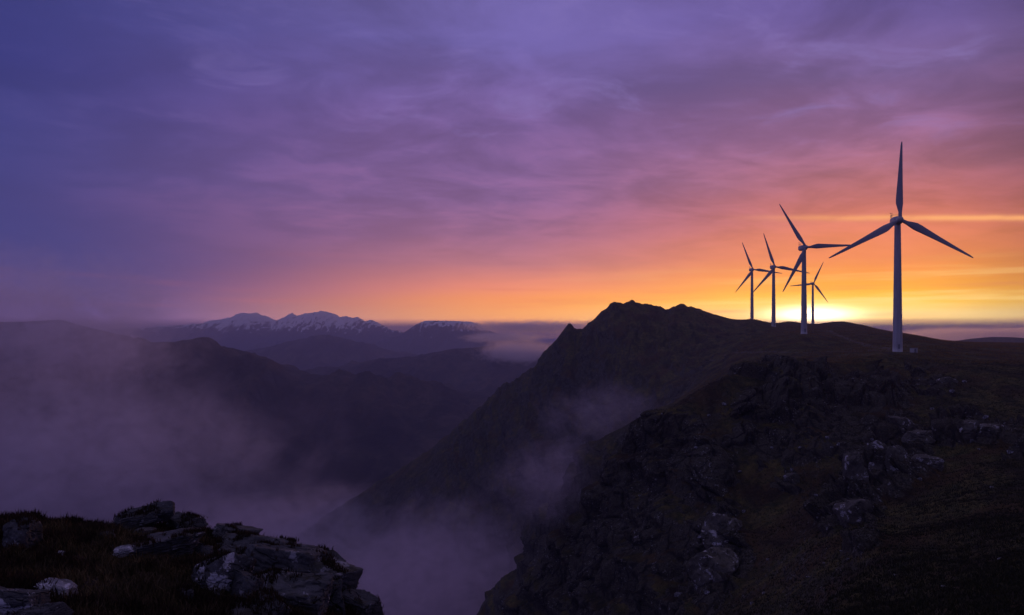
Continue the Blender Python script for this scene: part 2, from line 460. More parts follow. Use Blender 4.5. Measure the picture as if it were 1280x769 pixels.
M_PLAT = blade_material('plateau_dry_grass', (.040, .036, .014, 1), (.10, .075, .030, 1), (.15, .11, .05, 1))
tn_ = NT(M_PLAT.node_tree); pb = M_PLAT.node_tree.nodes['Principled BSDF']
tr = tn_.new('ShaderNodeBsdfTranslucent'); tn_.put(tr.inputs['Color'], (.22, .15, .06, 1))
mx = tn_.new('ShaderNodeMixShader'); mx.inputs[0].default_value = 0.5
tn_.l.new(pb.outputs[0], mx.inputs[1]); tn_.l.new(tr.outputs[0], mx.inputs[2])
tn_.l.new(mx.outputs[0], M_PLAT.node_tree.nodes['Material Output'].inputs['Surface'])
m, t, b = material('turbine_paint')
tc = t.new('ShaderNodeTexCoord'); pos = tc.outputs['Object']
n = t.noise(t.v('MULTIPLY', pos, (1.0, 1.0, 0.12)), 1.2, 5, 0.6)
t.put(b.inputs['Base Color'], t.mix(t.ss(n, 0.35, 0.7), (.42, .42, .43, 1), (.54, .54, .55, 1)))
b.inputs['Roughness'].default_value = 0.45
M_TURB = m
m, t, b = material('blade_paint')
tc = t.new('ShaderNodeTexCoord'); n = t.noise(tc.outputs['Object'], 0.6, 4, 0.6)
t.put(b.inputs['Base Color'], t.mix(n, (.34, .34, .37, 1), (.44, .44, .47, 1))); b.inputs['Roughness'].default_value = 0.4
M_BLADE = m
m, t, b = material('galvanised_steel')
tc = t.new('ShaderNodeTexCoord'); n = t.noise(tc.outputs['Object'], 3.0, 4, 0.6)
t.put(b.inputs['Base Color'], t.mix(n, (.22, .22, .23, 1), (.32, .32, .33, 1))); b.inputs['Metallic'].default_value = 0.6; b.inputs['Roughness'].default_value = 0.5
M_STEEL = m
m, t, b = material('gravel_track')
g = t.new('ShaderNodeNewGeometry'); n = t.noise(g.outputs['Position'], 1.2, 6, 0.7)
t.put(b.inputs['Base Color'], t.mix(n, (.042, .036, .026, 1), (.085, .070, .052, 1))); b.inputs['Roughness'].default_value = 0.95
t.put(b.inputs['Normal'], t.bump(n, 0.8, 0.2))
M_TRACK = m
m, t, b = material('kiosk_paint')
tc = t.new('ShaderNodeTexCoord'); n = t.noise(tc.outputs['Object'], 2.0, 4, 0.6)
t.put(b.inputs['Base Color'], t.mix(n, (.52, .52, .5, 1), (.68, .68, .66, 1))); b.inputs['Roughness'].default_value = 0.6
M_KIOSK = m
m, t, b = material('loch_water')
b.inputs['Base Color'].default_value = (.02, .025, .03, 1); b.inputs['Roughness'].default_value = 0.08
g = t.new('ShaderNodeNewGeometry'); n = t.noise(g.outputs['Position'], 0.05, 4, 0.6)
t.put(b.inputs['Normal'], t.bump(n, 0.1, 1.0))
M_WATER = m

# ------------------------------------------------------------------ main ridge (the promontory the turbines stand on)
def Z(u, z, y): return (u, HY - z / y * F, y)


FL = -312.0
ridge_lines = [
    # towards the camera, under the frame
    [Z(100, FL, 100), Z(400, -250, 90), (645, 1900, 80), (782, 1500, 70), (900, 1250, 60), (980, 1100, 50), (1120, 1050, 35), (1280, 1000, 30), (1500, 950, 28), (1900, 900, 26)],
    [Z(100, FL, 190), Z(400, -260, 185), (645, 1300, 175), (697, 1150, 170), (739, 1050, 165), (782, 980, 150), (842, 900, 140), (900, 850, 125), (980, 800, 110), (1040, 790, 95), (1120, 775, 75), (1200, 770, 65), (1280, 765, 60), (1500, 750, 58), (1900, 730, 56)],
    [Z(100, FL, 280), Z(400, -265, 275), (645, 1000, 270), (697, 900, 260), (739, 850, 245), (782, 800, 225), (842, 750, 200), (900, 720, 180), (980, 700, 160), (1040, 690, 140), (1120, 680, 120), (1200, 670, 112), (1280, 660, 105), (1500, 640, 100), (1900, 620, 95)],
    [Z(100, FL, 305), Z(400, -270, 300), (645, 900, 295), (697, 800, 285), (739, 760, 272), (782, 710, 255), (842, 650, 232), (900, 622, 222), (980, 612, 212), (1040, 604, 198), (1120, 606, 175), (1200, 592, 165), (1280, 582, 160), (1500, 565, 155), (1900, 550, 150)],
    [Z(100, FL, 315), Z(400, -275, 315), (645, 820, 310), (697, 740, 300), (739, 700, 288), (782, 640, 275), (842, 575, 255), (895, 545, 246), (980, 525, 250), (1040, 520, 245), (1120, 535, 222), (1200, 520, 215), (1280, 515, 210), (1500, 505, 205), (1900, 500, 200)],
    # A: crest of the near promontory
    [Z(100, FL, 330), Z(400, -265, 325), Z(560, -185, 325), (645, 769, 320), (670, 728, 315), (697, 688, 310), (718, 662, 305), (739, 641, 300), (760, 602, 295), (782, 564, 290), (800, 540, 282), (816, 525, 276), (842, 506, 270), (895, 477, 274), (940, 462, 290), (980, 452, 300), (1040, 455, 300), (1120, 458, 325), (1200, 460, 280), (1280, 462, 270), (1500, 465, 260), (1900, 470, 250)],
    # gully behind A
    [Z(100, FL, 420), Z(400, -290, 400), Z(645, -172, 392), Z(697, -142, 386), Z(739, -112, 376), Z(782, -86, 368), Z(816, -62, 362), Z(842, -46, 360), Z(895, -28, 355), Z(940, -18, 345), Z(980, -14.2, 342), Z(1040, -12.8, 340), Z(1120, -9.2, 356), Z(1200, -11.5, 340), Z(1280, -12, 330), (1500, 450, 330), (1900, 450, 320)],
    # B: the buttress in the gully
    [Z(100, FL, 520), Z(400, -285, 510), Z(560, -198, 505), (611, 757, 500), (640, 720, 495), (667, 688, 490), (680, 650, 480), (705, 615, 470), (722, 594, 462), (735, 572, 455), (748, 551, 450), (775, 536, 440), (808, 517, 432), (842, 503, 440), (895, 474, 450), (940, 455, 440), (980, 446, 430), (1040, 438, 440), (1120, 429, 440), (1200, 434, 430), (1280, 438, 430), (1500, 440, 430), (1900, 440, 430)],
    [Z(100, FL, 640), Z(400, -290, 630), Z(611, -232, 605), Z(667, -198, 595), Z(705, -165, 585), Z(748, -118, 575), Z(808, -74, 565), Z(842, -52, 560), Z(895, -26, 545), (940, 438, 540), (980, 425, 530), (1005, 417.5, 548), (1040, 422, 540), (1120, 420, 560), (1200, 428, 600), (1280, 430, 620), (1500, 432, 620), (1900, 432, 620)],
    # C: the far shoulder's face
    [Z(100, FL, 900), (440, 712, 850), (534, 655, 800), (600, 622, 780), (667, 572, 740), (705, 548, 720), (748, 516, 700), (808, 478, 690), (842, 462, 690), (895, 440, 680), (940, 420, 690), (967, 410, 760), (985, 412, 760), (1040, 411, 740), (1120, 416, 700), (1200, 427.5, 720), (1280, 429, 750), (1500, 430, 750), (1900, 430, 750)],
    # C: skyline crest
    [Z(100, FL, 1100), Z(300, -296, 1050), (440, 624, 1000), (474, 602, 980), (534, 564, 960), (581, 525, 950), (606, 503, 950), (628, 483, 950), (642, 476, 945), (658, 466, 940), (668, 458, 937), (676, 448, 934), (685, 435, 931), (693, 428, 927), (700, 421, 924), (707, 409, 922), (712, 404.5, 920), (717, 411, 919), (722, 414, 918), (727, 412, 917), (733, 407, 915), (742, 399, 912), (752, 392, 910), (758, 386, 908), (766, 380, 905), (778, 379, 902), (790, 378, 900), (803, 380, 900), (820, 383, 900), (836, 387, 900), (841, 383, 903), (850, 382, 905), (870, 386, 915), (895, 394, 930), (925, 400, 950), (940, 399.5, 950), (967, 405, 1000), (985, 402, 1080), (1016, 405, 1170), (1050, 402, 1150), (1075, 406, 1100), (1100, 412, 1000), (1140, 419, 950), (1180, 427, 950), (1230, 429.5, 1000), (1280, 430, 1000), (1500, 431, 1000), (1900, 431, 1000)],
    [Z(100, FL, 1300), Z(440, -308, 1250), Z(600, -200, 1200), Z(700, -110, 1150), Z(790, -60, 1150), Z(880, -40, 1180), Z(980, -20, 1350), Z(1100, -30, 1300), Z(1280, -35, 1300), Z(1500, -40, 1300), Z(1900, -40, 1300)],
    [Z(100, FL - 10, 1900), Z(700, FL - 10, 1900), Z(1000, FL - 5, 2100), Z(1280, FL, 2300), Z(1900, FL, 2300)],
]
us = np.concatenate([np.linspace(100, 560, 90, endpoint=False), np.linspace(560, 1310, 900, endpoint=False), np.linspace(1310, 1900, 120)])
counts = [24, 60, 80, 90, 90, 100, 30, 60, 36, 60, 110, 14, 10]
P, ks = loft(ridge_lines, us, counts)
nr, nc = P.shape[:2]
N = grid_normals(P)
pf = P.reshape(-1, 3); nf = N.reshape(-1, 3)
steep = smooth(0.80, 0.45, nf[:, 2])                        # 1 on cliffs
band = np.repeat(ks[:, None], nc, 1).reshape(-1)
uu = np.repeat(us[None, :], nr, 0).reshape(-1)
# the rock wall under the turbines' plateau and the broken ground right of it
wall = smooth(3.0, 3.8, band) * smooth(5.15, 4.85, band) * smooth(1190, 1040, uu)
rocky = np.clip(np.maximum(steep, wall * smooth(0.50, 0.56, 0.5 + 0.5 * fbm(pf / 38.0, 3, seed=5))), 0, 1)
near = smooth(520, 120, pf[:, 1])
big = fbm(pf * np.array([1 / 42., 1 / 42., 1 / 60.]), 4, seed=11)
gul = fbm(np.stack([pf[:, 0] / 15., pf[:, 1] / 15., pf[:, 2] / 90.], 1), 4, seed=23, ridged=True)
blk1, blk2, bid = worley(pf * np.array([1 / 7., 1 / 7., 1 / 13.]) + 0.6 * np.stack([fbm(pf / 9., 2, seed=s) for s in (1, 2, 3)], 1), seed=31)
ck1, ck2, cid = worley(pf * np.array([1 / 2.6, 1 / 2.6, 1 / 4.2]) + 0.5 * np.stack([fbm(pf / 4., 2, seed=s) for s in (7, 8, 9)], 1), seed=37)
fin = fbm(pf / 2.2, 4, gain=0.6, seed=41)
crest_damp = np.ones(len(pf))
far_c = smooth(9.0, 10.0, band)
disp_rock = 5.2 * big + 4.6 * (gul - 0.2) + 2.4 * (bid - 0.5) * smooth(0, 0.25, blk2 - blk1) + 1.2 * (cid - 0.5) * smooth(0, .2, ck2 - ck1) - 0.9 * smooth(0.10, 0.0, blk2 - blk1) + 0.5 * fin
ribs = fbm(np.stack([pf[:, 0] / 46., pf[:, 1] / 46., pf[:, 2] / 200.], 1), 3, seed=29, ridged=True)
tz = pf[:, 2] / 13.0 + 1.3 * fbm(pf / 34., 3, seed=27)
fr = tz - np.floor(tz)
terr = fr - smooth(0.62, 1.0, fr)
disp_rock = disp_rock + 7.0 * (ribs - 0.25) + 5.5 * terr * smooth(1100, 1000, uu)
# bare crags: (u, v, half width px, half height px, strength)
CR = [(985, 520, 95, 62, 1.0), (1085, 500, 60, 34, .9), (1118, 575, 62, 50, 1.1), (1072, 640, 36, 52, 1.0), (905, 700, 40, 66, 1.1), (1225, 540, 58, 24, 1.0), (870, 590, 46, 48, .9), (800, 640, 50, 60, .8), (740, 720, 40, 50, .8), (1165, 480, 30, 12, .7), (985, 605, 20, 16, .8), (1275, 560, 30, 20, .8)]
vv_ = HY - pf[:, 2] / pf[:, 1] * F
wob = fbm(pf / 9.0, 3, seed=77); wob2 = fbm(pf / 9.0, 3, seed=78)
crag = np.zeros(len(pf))
for (cu, cv_, hw, hh, st_) in CR:
    rr_ = np.sqrt(((uu + 26 * wob - cu) / hw) ** 2 + ((vv_ + 26 * wob2 - cv_) / hh) ** 2)
    crag = np.maximum(crag, st_ * smooth(1.15, 0.75, rr_) * (band < 6.0))
crag *= smooth(-0.16, 0.04, fbm(pf * np.array([1 / 20., 1 / 20., 1 / 11.]), 4, seed=79) + 0.06)
cw = np.stack([pf[:, 0] / 6.5, pf[:, 1] / 14., pf[:, 2] / 19.], 1) + 0.35 * np.stack([fbm(pf / 7., 3, seed=q) for q in (81, 82, 83)], 1)
j1, j2, jid = worley(cw, seed=87)
k1, k2, kid = worley(cw * np.array([2.2, 2.2, 3.2]) + 5.5, seed=89)
joint = smooth(0.0, 0.10, j2 - j1); joint2 = smooth(0.0, 0.12, k2 - k1)
disp_crag = crag * (3.6 + 7.0 * (jid - 0.5) * joint - 3.2 * (1 - joint) + 1.1 * (kid - 0.5) * joint2 - 0.6 * (1 - joint2) + 0.35 * fin)
# long gullies down the far flank
flank = fbm(np.stack([(pf[:, 0] + 0.55 * pf[:, 2]) / 26., pf[:, 1] / 40., pf[:, 2] / 140.], 1), 5, seed=51, ridged=True)
disp_far = 15.0 * (flank - 0.25) + 5.0 * big + 3.0 * (bid - .5) + 1.6 * fin
tus = fbm(pf / 3.0, 4, gain=0.65, seed=61)
disp_grass = 0.85 * tus + 0.9 * fbm(pf / 16., 3, seed=63)
damp = np.ones(len(pf))
TURB = [(1122, 440, 360), (1005, 417, 548), (967, 408, 785), (940, 399, 947), (1016, 405, 1170)]
for (tu, tv, ty) in TURB:
    x, y, z = at(tu, tv, ty)
    damp *= 1 - 0.9 * np.exp(-(((pf[:, 0] - x) / 16) ** 2 + ((pf[:, 1] - y) / 22) ** 2))
rockw = rocky[:, None]
lateral = nf.copy(); lateral[:, 2] *= 0.35
lateral /= np.linalg.norm(lateral, axis=1, keepdims=True) + 1e-9
farw = smooth(7.6, 8.6, band) * smooth(1010, 860, uu)
ctrl = 1 - 0.9 * np.exp(-((band - 10) / 0.22) ** 2) - (0.30 + 0.35 * smooth(760, 800, uu) * smooth(930, 880, uu)) * np.exp(-((band - 5) / 0.22) ** 2)
ctrl = np.clip(ctrl, 0.08, 1)
d_r = np.where(farw > 0.5, disp_far, disp_rock) * np.where(farw > .5, 0.35 + 0.65 * steep, 1.0)
lam = np.maximum(rocky, farw)
Q = pf + lateral * ((d_r * lam * (1 - 0.6 * np.clip(crag, 0, 1)) * ctrl + disp_crag * np.clip(ctrl + .2, 0, 1)) * damp)[:, None]
Q[:, 2] += disp_grass * (1 - lam) * damp
# small rock teeth on the skyline
teeth = fbm(np.stack([pf[:, 0] / 8., pf[:, 1] / 40., pf[:, 0] * 0], 1), 4, gain=0.6, seed=71)
Q[:, 2] += 6.5 * teeth * np.exp(-((band - 10) / 0.35) ** 2) * smooth(930, 850, uu) * damp
ridge = mesh_from('ridge_hillside', Q, grid_faces(nr, nc), M_RIDGE)
ra = ridge.data.attributes.new('bare_rock', 'FLOAT', 'POINT'); ra.data.foreach_set('value', np.clip(crag, 0, 1).astype(np.float32))
tag(ridge, 'dark craggy ridge of moor and cliffs carrying the wind turbines', 'ridge', kind='structure')
bvh_ridge = BVHTree.FromObject(ridge, bpy.context.evaluated_depsgraph_get())


def drop(x, y, bvh=bvh_ridge, top=400.0):
    h = bvh.ray_cast(Vector((x, y, top)), Vector((0, 0, -1)))
    return h[0] if h[0] is not None else None


def look(u, v, bvh=bvh_ridge):
    d = Vector(((u - 640) / F, 1.0, (HY - v) / F)).normalized()
    return bvh.ray_cast(HERE, d)


# ------------------------------------------------------------------ valley floor and the farther hills
def ground_sheet():
    rad = np.concatenate([[0], np.geomspace(60, 35500, 150)])
    ang = np.linspace(0, 2 * np.pi, 241)
    A, RR = np.meshgrid(ang, rad)
    P = np.stack([RR * np.sin(A), RR * np.cos(A), np.zeros_like(A)], 2).reshape(-1, 3)
    P[:, 2] = -300 + 9 * fbm(P / 900., 4, seed=81) + 4 * fbm(P / 120., 3, seed=83)
    o = mesh_from('ground', P, grid_faces(len(rad), len(ang)), M_VALLEY)
    tag(o, 'dim valley floor under the mist', 'ground', kind='structure')
    return o


ground_sheet()


def hill(name, label, skyline, y0, depth, foot_v, mat, ncol, amp, feat, seed, y_of=None, rowsn=(70, 40), rough=0.5, spur=1.0, floor_z=-315, sharp=False):
    """a hill as a full solid ridge: near foot, face, crest, far face. skyline: (u, v) list"""
    sk = np.array(sorted(skyline), float)
    u0, u1 = sk[0, 0], sk[-1, 0]
    us = np.linspace(u0, u1, ncol)
    cv = np.interp(us, sk[:, 0], sk[:, 1]) if sharp else pchip(sk[:, 0], sk[:, 1], us)
    cy = np.full(ncol, y0) if y_of is None else np.interp(us, [a for a, _ in y_of], [b for _, b in y_of])
    cz = (HY - cv) / F * cy
    x = (us - 640) / F * cy
    nearn, farn = rowsn
    tt = np.concatenate([np.linspace(0, 1, nearn, endpoint=False), np.linspace(1, 2, farn)])
    rows = []
    for q in tt:
        if q <= 1:
            s = q ** 1.15
            yy = cy - depth * (1 - q)
            zz = floor_z + (cz - floor_z) * (0.75 * s + 0.25 * smooth(0, 1, q))
        else:
            yy = cy + depth * (q - 1)
            zz = cz + (floor_z - cz) * (q - 1) ** 0.9
        rows.append(np.stack([x * (yy / cy) ** 0.5, yy, zz], 1))
    P = np.array(rows)
    pf = P.reshape(-1, 3)
    t2 = np.repeat(tt[:, None], ncol, 1).reshape(-1)
    edge = np.exp(-((t2 - 1) / 0.10) ** 2)
    sp = fbm(np.stack([pf[:, 0] / feat, pf[:, 1] / (feat * 3.0), pf[:, 0] * 0 + seed], 1), 6, gain=rough, seed=seed, ridged=True)
    dn = fbm(pf / (feat * 0.5), 6, gain=rough, seed=seed + 5)
    hfrac = np.clip((pf[:, 2] - floor_z) / 120.0, 0, 1)
    pf[:, 2] += (spur * amp * (sp - 0.3) + 0.5 * amp * dn) * (1 - 0.92 * edge) * hfrac
    pf[:, 2] += amp * (0.22 if sharp else 0.10) * fbm(np.stack([pf[:, 0] / (feat * .3), pf[:, 1] / feat, pf[:, 0] * 0], 1), 5, gain=.6, seed=seed + 9) * edge * hfrac
    # keep the shaped face below the crest's sight line
    o = mesh_from(name, pf, grid_faces(len(tt), ncol), mat)
    tag(o, label, 'hill', kind='structure')
    return o


hill('dark_hill', 'long dark hillside across the misty valley on the left',
     [(-420, 470), (-300, 440), (-160, 420), (-60, 410), (0, 408), (40, 403), (64, 402), (95, 406), (130, 413), (165, 422), (200, 428), (225, 429), (255, 429), (290, 437), (320, 446), (345, 455), (362, 464), (385, 470), (410, 470), (440, 471),
      (475, 476), (520, 482), (570, 489), (610, 493), (660, 500), (740, 515), (860, 545), (1000, 590)],
     2300, 1000, 620, M_FARHILL, 460, 95, 260, 3, y_of=[(-420, 2000), (100, 2000), (400, 2400), (1000, 2900)], rowsn=(110, 30))
hill('low_hill', 'low rounded hill in the middle distance under the fog', [(300, 480), (395, 464), (430, 458), (470, 450), (520, 446), (548, 440), (580, 436), (620, 433), (680, 434), (760, 440), (900, 470)],
     3700, 1100, 500, M_FARHILL, 300, 70, 300, 13)
hill('middle_hill', 'blue hill in front of the snowy mountains', [(230, 452), (290, 445), (330, 436), (360, 428), (385, 422), (405, 419), (430, 424), (470, 434), (510, 443), (560, 452), (620, 462)],
     5800, 1300, 450, M_FARHILL, 280, 80, 400, 21)
hill('snowy_mountain', 'far jagged mountain range with snow on its tops',
     [(90, 430), (150, 413), (205, 408), (240, 406), (262, 403), (278, 399), (288, 396.5), (296, 393), (304, 391.5), (312, 393), (320, 391), (328, 395), (336, 397), (345, 401), (352, 397), (358, 395), (365, 391.5), (371, 395), (378, 393.5), (386, 392), (394, 390.5), (402, 389.5), (410, 391), (418, 392.5), (425, 396), (433, 395), (440, 398),
      (447, 397), (456, 402), (464, 400.5), (472, 403), (482, 409), (494, 414), (520, 422), (580, 436)],
     9000, 1700, 440, M_SNOW, 560, 120, 560, 33, rowsn=(160, 30), rough=0.62, sharp=True)
hill('flat_topped_mountain', 'dark flat-topped mountain with snow along its summit',
     [(430, 440), (470, 428), (495, 421), (510, 413), (520, 406), (530, 402), (545, 401), (565, 401.5), (585, 402), (593, 404), (600, 409), (615, 415), (650, 424), (700, 432), (760, 440)],
     7600, 1300, 440, M_SNOW, 320, 85, 520, 43, rowsn=(120, 30), rough=0.58)
hill('moor_hill', 'smooth dark moor rising behind the big turbine on the right',
     [(1120, 440), (1160, 432), (1190, 427), (1215, 423.5), (1245, 421.5), (1270, 422), (1300, 424), (1400, 420), (1550, 425), (1800, 440)],
     2400, 700, 450, M_RIDGE, 200, 10, 160, 55)
lo = mesh_from('loch', [at(340, 457, 4700), at(440, 457, 4700), at(450, 454, 5200), at(350, 454, 5200)], [[0, 1, 2, 3]], M_WATER)
for vtx in lo.data.vertices: vtx.co.z = -288
tag(lo, 'pale strip of loch water in the far valley', 'loch', kind='structure')

# ------------------------------------------------------------------ turbines
def lathe(name, prof, seg, mat, parent=None, axis='z'):
    V = []; 
    for (r, z) in prof:
        for k in range(seg):
            a = 2 * math.pi * k / seg
            V.append((r * math.cos(a), r * math.sin(a), z) if axis == 'z' else (r * math.cos(a), z, r * math.sin(a)))
    Fc = []
    for i in range(len(prof) - 1):
        for k in range(seg):
            k2 = (k + 1) % seg
            f = [i * seg + k, i * seg + k2, (i + 1) * seg + k2, (i + 1) * seg + k]
            Fc.append(f if axis == 'z' else f[::-1])
    return mesh_from(name, V, Fc, mat, True, parent)


def bm_boxes(name, boxes, mat, parent=None, bevel=0.0):
    import bmesh
    bm = bmesh.new()
    for (cx, cy, cz, sx, sy, sz) in boxes:
        bmesh.ops.create_cube(bm, size=1.0, matrix=Matrix.Translation((cx, cy, cz)) @ Matrix.Diagonal((sx, sy, sz, 1)))
    if bevel:
        bmesh.ops.bevel(bm, geom=list(bm.edges), offset=bevel, segments=2, affect='EDGES')
    me = bpy.data.meshes.new(name); bm.to_mesh(me); bm.free()
    me.materials.append(mat)
    o = bpy.data.objects.new(name, me); COL.objects.link(o)
    if parent: o.parent = parent
    return o


HUB = 59.5; RAD = 34.5


def make_blade_mesh():
    rows = [(0.9, .8, 1.0, 0), (2.0, .8, 1.0, 0), (3.2, .92, .8, 22), (5.0, 1.35, .46, 18), (7.0, 1.75, .32, 14), (9.0, 1.72, .25, 11), (13, 1.45, .21, 7), (18, 1.15, .19, 4), (24, .85, .18, 2), (29, .62, .17, 0), (33, .42, .16, -1), (34.4, .24, .16, -1), (34.8, .06, .2, -1)]
    V = []; seg = 20
    for (z, ch, th, tw) in rows:
        circ = 1.0 if th > .99 else 0.0
        tw = R(tw)
        for k in range(seg):
            a = 2 * math.pi * k / seg
            if circ: x, y = ch * math.cos(a), ch * math.sin(a)
            else:
                c = math.cos(a); x = ch * (c - 0.42) if True else 0
                # aerofoil: round nose (+x), sharp tail (-x)
                y = ch * th * math.sin(a) * (0.62 + 0.38 * c)
                x = ch * (0.95 * c - 0.36 * (1 - th))
            V.append((x * math.cos(tw) - y * math.sin(tw), x * math.sin(tw) + y * math.cos(tw) - 0.00055 * z * z, z))
    Fc = [[i * seg + k, i * seg + (k + 1) % seg, (i + 1) * seg + (k + 1) % seg, (i + 1) * seg + k] for i in range(len(rows) - 1) for k in range(seg)]
    return V, Fc


def make_turbine(label, group):
    root = thing('wind_turbine', label, 'wind turbine', group=group)
    prof = [(2.16, -1.0), (2.16, 0.25), (2.12, 0.3)]
    for k in range(25): 
        z = 0.3 + k / 24 * 57.6
        prof.append((2.1 - 0.78 * (k / 24), z))
    prof.append((0.4, 57.95))
    tw = lathe('tower', prof, 40, M_TURB, root)
    dr = bm_boxes('door', [(0, -2.13, 2.6, 0.95, 0.16, 2.1)], M_STEEL, tw, 0.03)
    # nacelle: rounded box lofted along y (rotor at -y)
    secs = [(-2.5, 1.25, 1.25, 0.0), (-2.2, 1.6, 1.6, 0), (-1.0, 1.85, 1.8, 0.05), (2.0, 1.95, 1.95, 0.1), (5.5, 1.8, 1.85, 0.15), (7.2, 1.5, 1.55, 0.3), (7.6, 1.1, 1.1, .35), (7.62, .05, .05, .35)]
    V = []; seg = 24
    for (y, hw, hh, dzz) in secs:
        for k in range(seg):
            a = 2 * math.pi * k / seg; c, s = math.cos(a), math.sin(a)
            e = 0.55
            V.append((hw * math.copysign(abs(c) ** e, c), y, HUB + dzz + hh * math.copysign(abs(s) ** e, s)))
    Fc = [[i * seg + k, (i + 1) * seg + k, (i + 1) * seg + (k + 1) % seg, i * seg + (k + 1) % seg] for i in range(len(secs) - 1) for k in range(seg)]
    na = mesh_from('nacelle', V, Fc, M_TURB, True, root)
    rb = []
    zt = HUB + 2.0
    for x in (-1.5, 1.5):
        for y in (2.4, 4.2, 6.0): rb.append((x, y, zt + .45, .1, .1, 1.3))
        rb += [(x, 4.2, zt + 1.1, .09, 3.75, .09), (x, 4.2, zt + .6, .07, 3.62, .07)]
    for y in (2.4, 6.0): rb += [(0, y, zt + 1.14, 3.0, .085, .08)]
    bm_boxes('railing', rb, M_STEEL, na)
    bm_boxes('weather_mast', [(-1.1, 6.3, zt + .9, .12, .12, 2.4), (-1.1, 6.3, zt + 2.0, .9, .1, .1), (-1.5, 6.3, zt + 2.25, .18, .18, .4), (-.72, 6.3, zt + 2.2, .1, .5, .3)], M_STEEL, na)
    hb = lathe('hub', [(0.02, -1.9), (0.5, -1.82), (0.95, -1.55), (1.3, -1.0), (1.45, -0.2), (1.45, .6), (1.3, .95), (0.3, .97)], 28, M_TURB, root, axis='y')
    hb.location = (0, -3.5, HUB)
    V, Fc = make_blade_mesh()
    first = mesh_from('blade', V, Fc, M_BLADE, True, root)
    bl = [first]
    for k in range(2):
        c = first.copy(); COL.objects.link(c); c.parent = root; bl.append(c)
    for c in bl: c.location = (0, -3.9, HUB)
    return root


def copy_thing(root):
    r = root.copy(); COL.objects.link(r)
    for ch in root.children:
        c = ch.copy(); COL.objects.link(c); c.parent = r
        for g in ch.children:
            d = g.copy(); COL.objects.link(d); d.parent = c
    return r


labels = ['largest white wind turbine, alone at the right with one blade pointing straight up',
          'second largest wind turbine, with the sun glowing behind its tower and one level blade',
          'wind turbine on the skyline, right of the two similar small turbines left of the sun',
          'wind turbine at the left end of the row, on the bare ridge skyline',
          'smallest wind turbine, just right of the sun with a blade pointing left']
GRP = 'wind turbines along the ridge'
ANG = [1.0, -32.0, -19.0, -22.0, 24.0]
YAW = [-11, 0, 0, 0, -4]
turb = []
proto = make_turbine(labels[0], GRP)
for i, (tu, tv, ty) in enumerate(TURB):
    r = proto if i == 0 else copy_thing(proto)
    x, y, z = at(tu, tv, ty)
    p = drop(x, y)
    r.location = (x, y, (p.z if p else z) - 0.25)
    print('turbine', i, 'wanted z', round(z, 1), 'got', p)
    r.rotation_euler = (0, 0, R(YAW[i]))
    r['label'] = labels[i]
    k = 0
    for ch in r.children:
        if ch.name.startswith('blade'):
            ch.rotation_euler = (0, R(ANG[i] + 120 * k), 0); k += 1
    turb.append(r)

# transformer kiosk beside the big turbine
kx, ky, kz = at(1142, 438, 358)
kp = drop(kx, ky)
kr = thing('transformer_kiosk', 'small pale transformer kiosk right of the largest turbine tower', 'kiosk', (kx, ky, kp.z - 0.15), R(20))
bm_boxes('body', [(0, 0, 1.0, 2.4, 2.0, 2.2)], M_KIOSK, kr, 0.04)
bm_boxes('roof', [(0, 0, 2.19, 2.7, 2.3, 0.18)], M_STEEL, kr, 0.03)
bm_boxes('door', [(0, -1.02, 1.05, 1.1, 0.06, 1.8)], M_STEEL, kr, 0.01)


# gravel tracks draped on the moor
def track(pts, width, label):
    pp = np.array([at(*p)[:2] for p in pts]); 
    d = np.concatenate([[0], np.cumsum(np.linalg.norm(np.diff(pp, axis=0), axis=1))])
    sN = max(8, int(d[-1] / 1.5)); s = np.linspace(0, d[-1], sN)
    C = pchip(d, pp, s)
    T = np.gradient(C, axis=0); T /= np.linalg.norm(T, axis=1, keepdims=True); Nn = np.stack([-T[:, 1], T[:, 0]], 1)
    cols = np.linspace(-1, 1, 9); V = []
    for i in range(sN):
        wv = width * (1 + 0.25 * math.sin(i * .7) * math.sin(i * .23))
        for c in cols:
            q = C[i] + Nn[i] * c * wv / 2
            h = drop(q[0], q[1])
            V.append((q[0], q[1], (h.z if h else -50) + (0.10 if abs(c) < .9 else -0.25)))
    o = mesh_from('track', V, grid_faces(sN, 9), M_TRACK)
    tag(o, label, 'track', kind='structure')


track([(1035, 415, 690), (1050, 421, 560), (1075, 427, 470), (1098, 433, 400), (1116, 440, 366)], 4.0, 'service track winding over the moor to the largest turbine')
track([(1110, 440, 362), (1040, 440, 425), (980, 437, 455), (930, 436, 540), (905, 440, 600), (880, 448, 640)], 2.6, 'faint path along the edge of the moor')


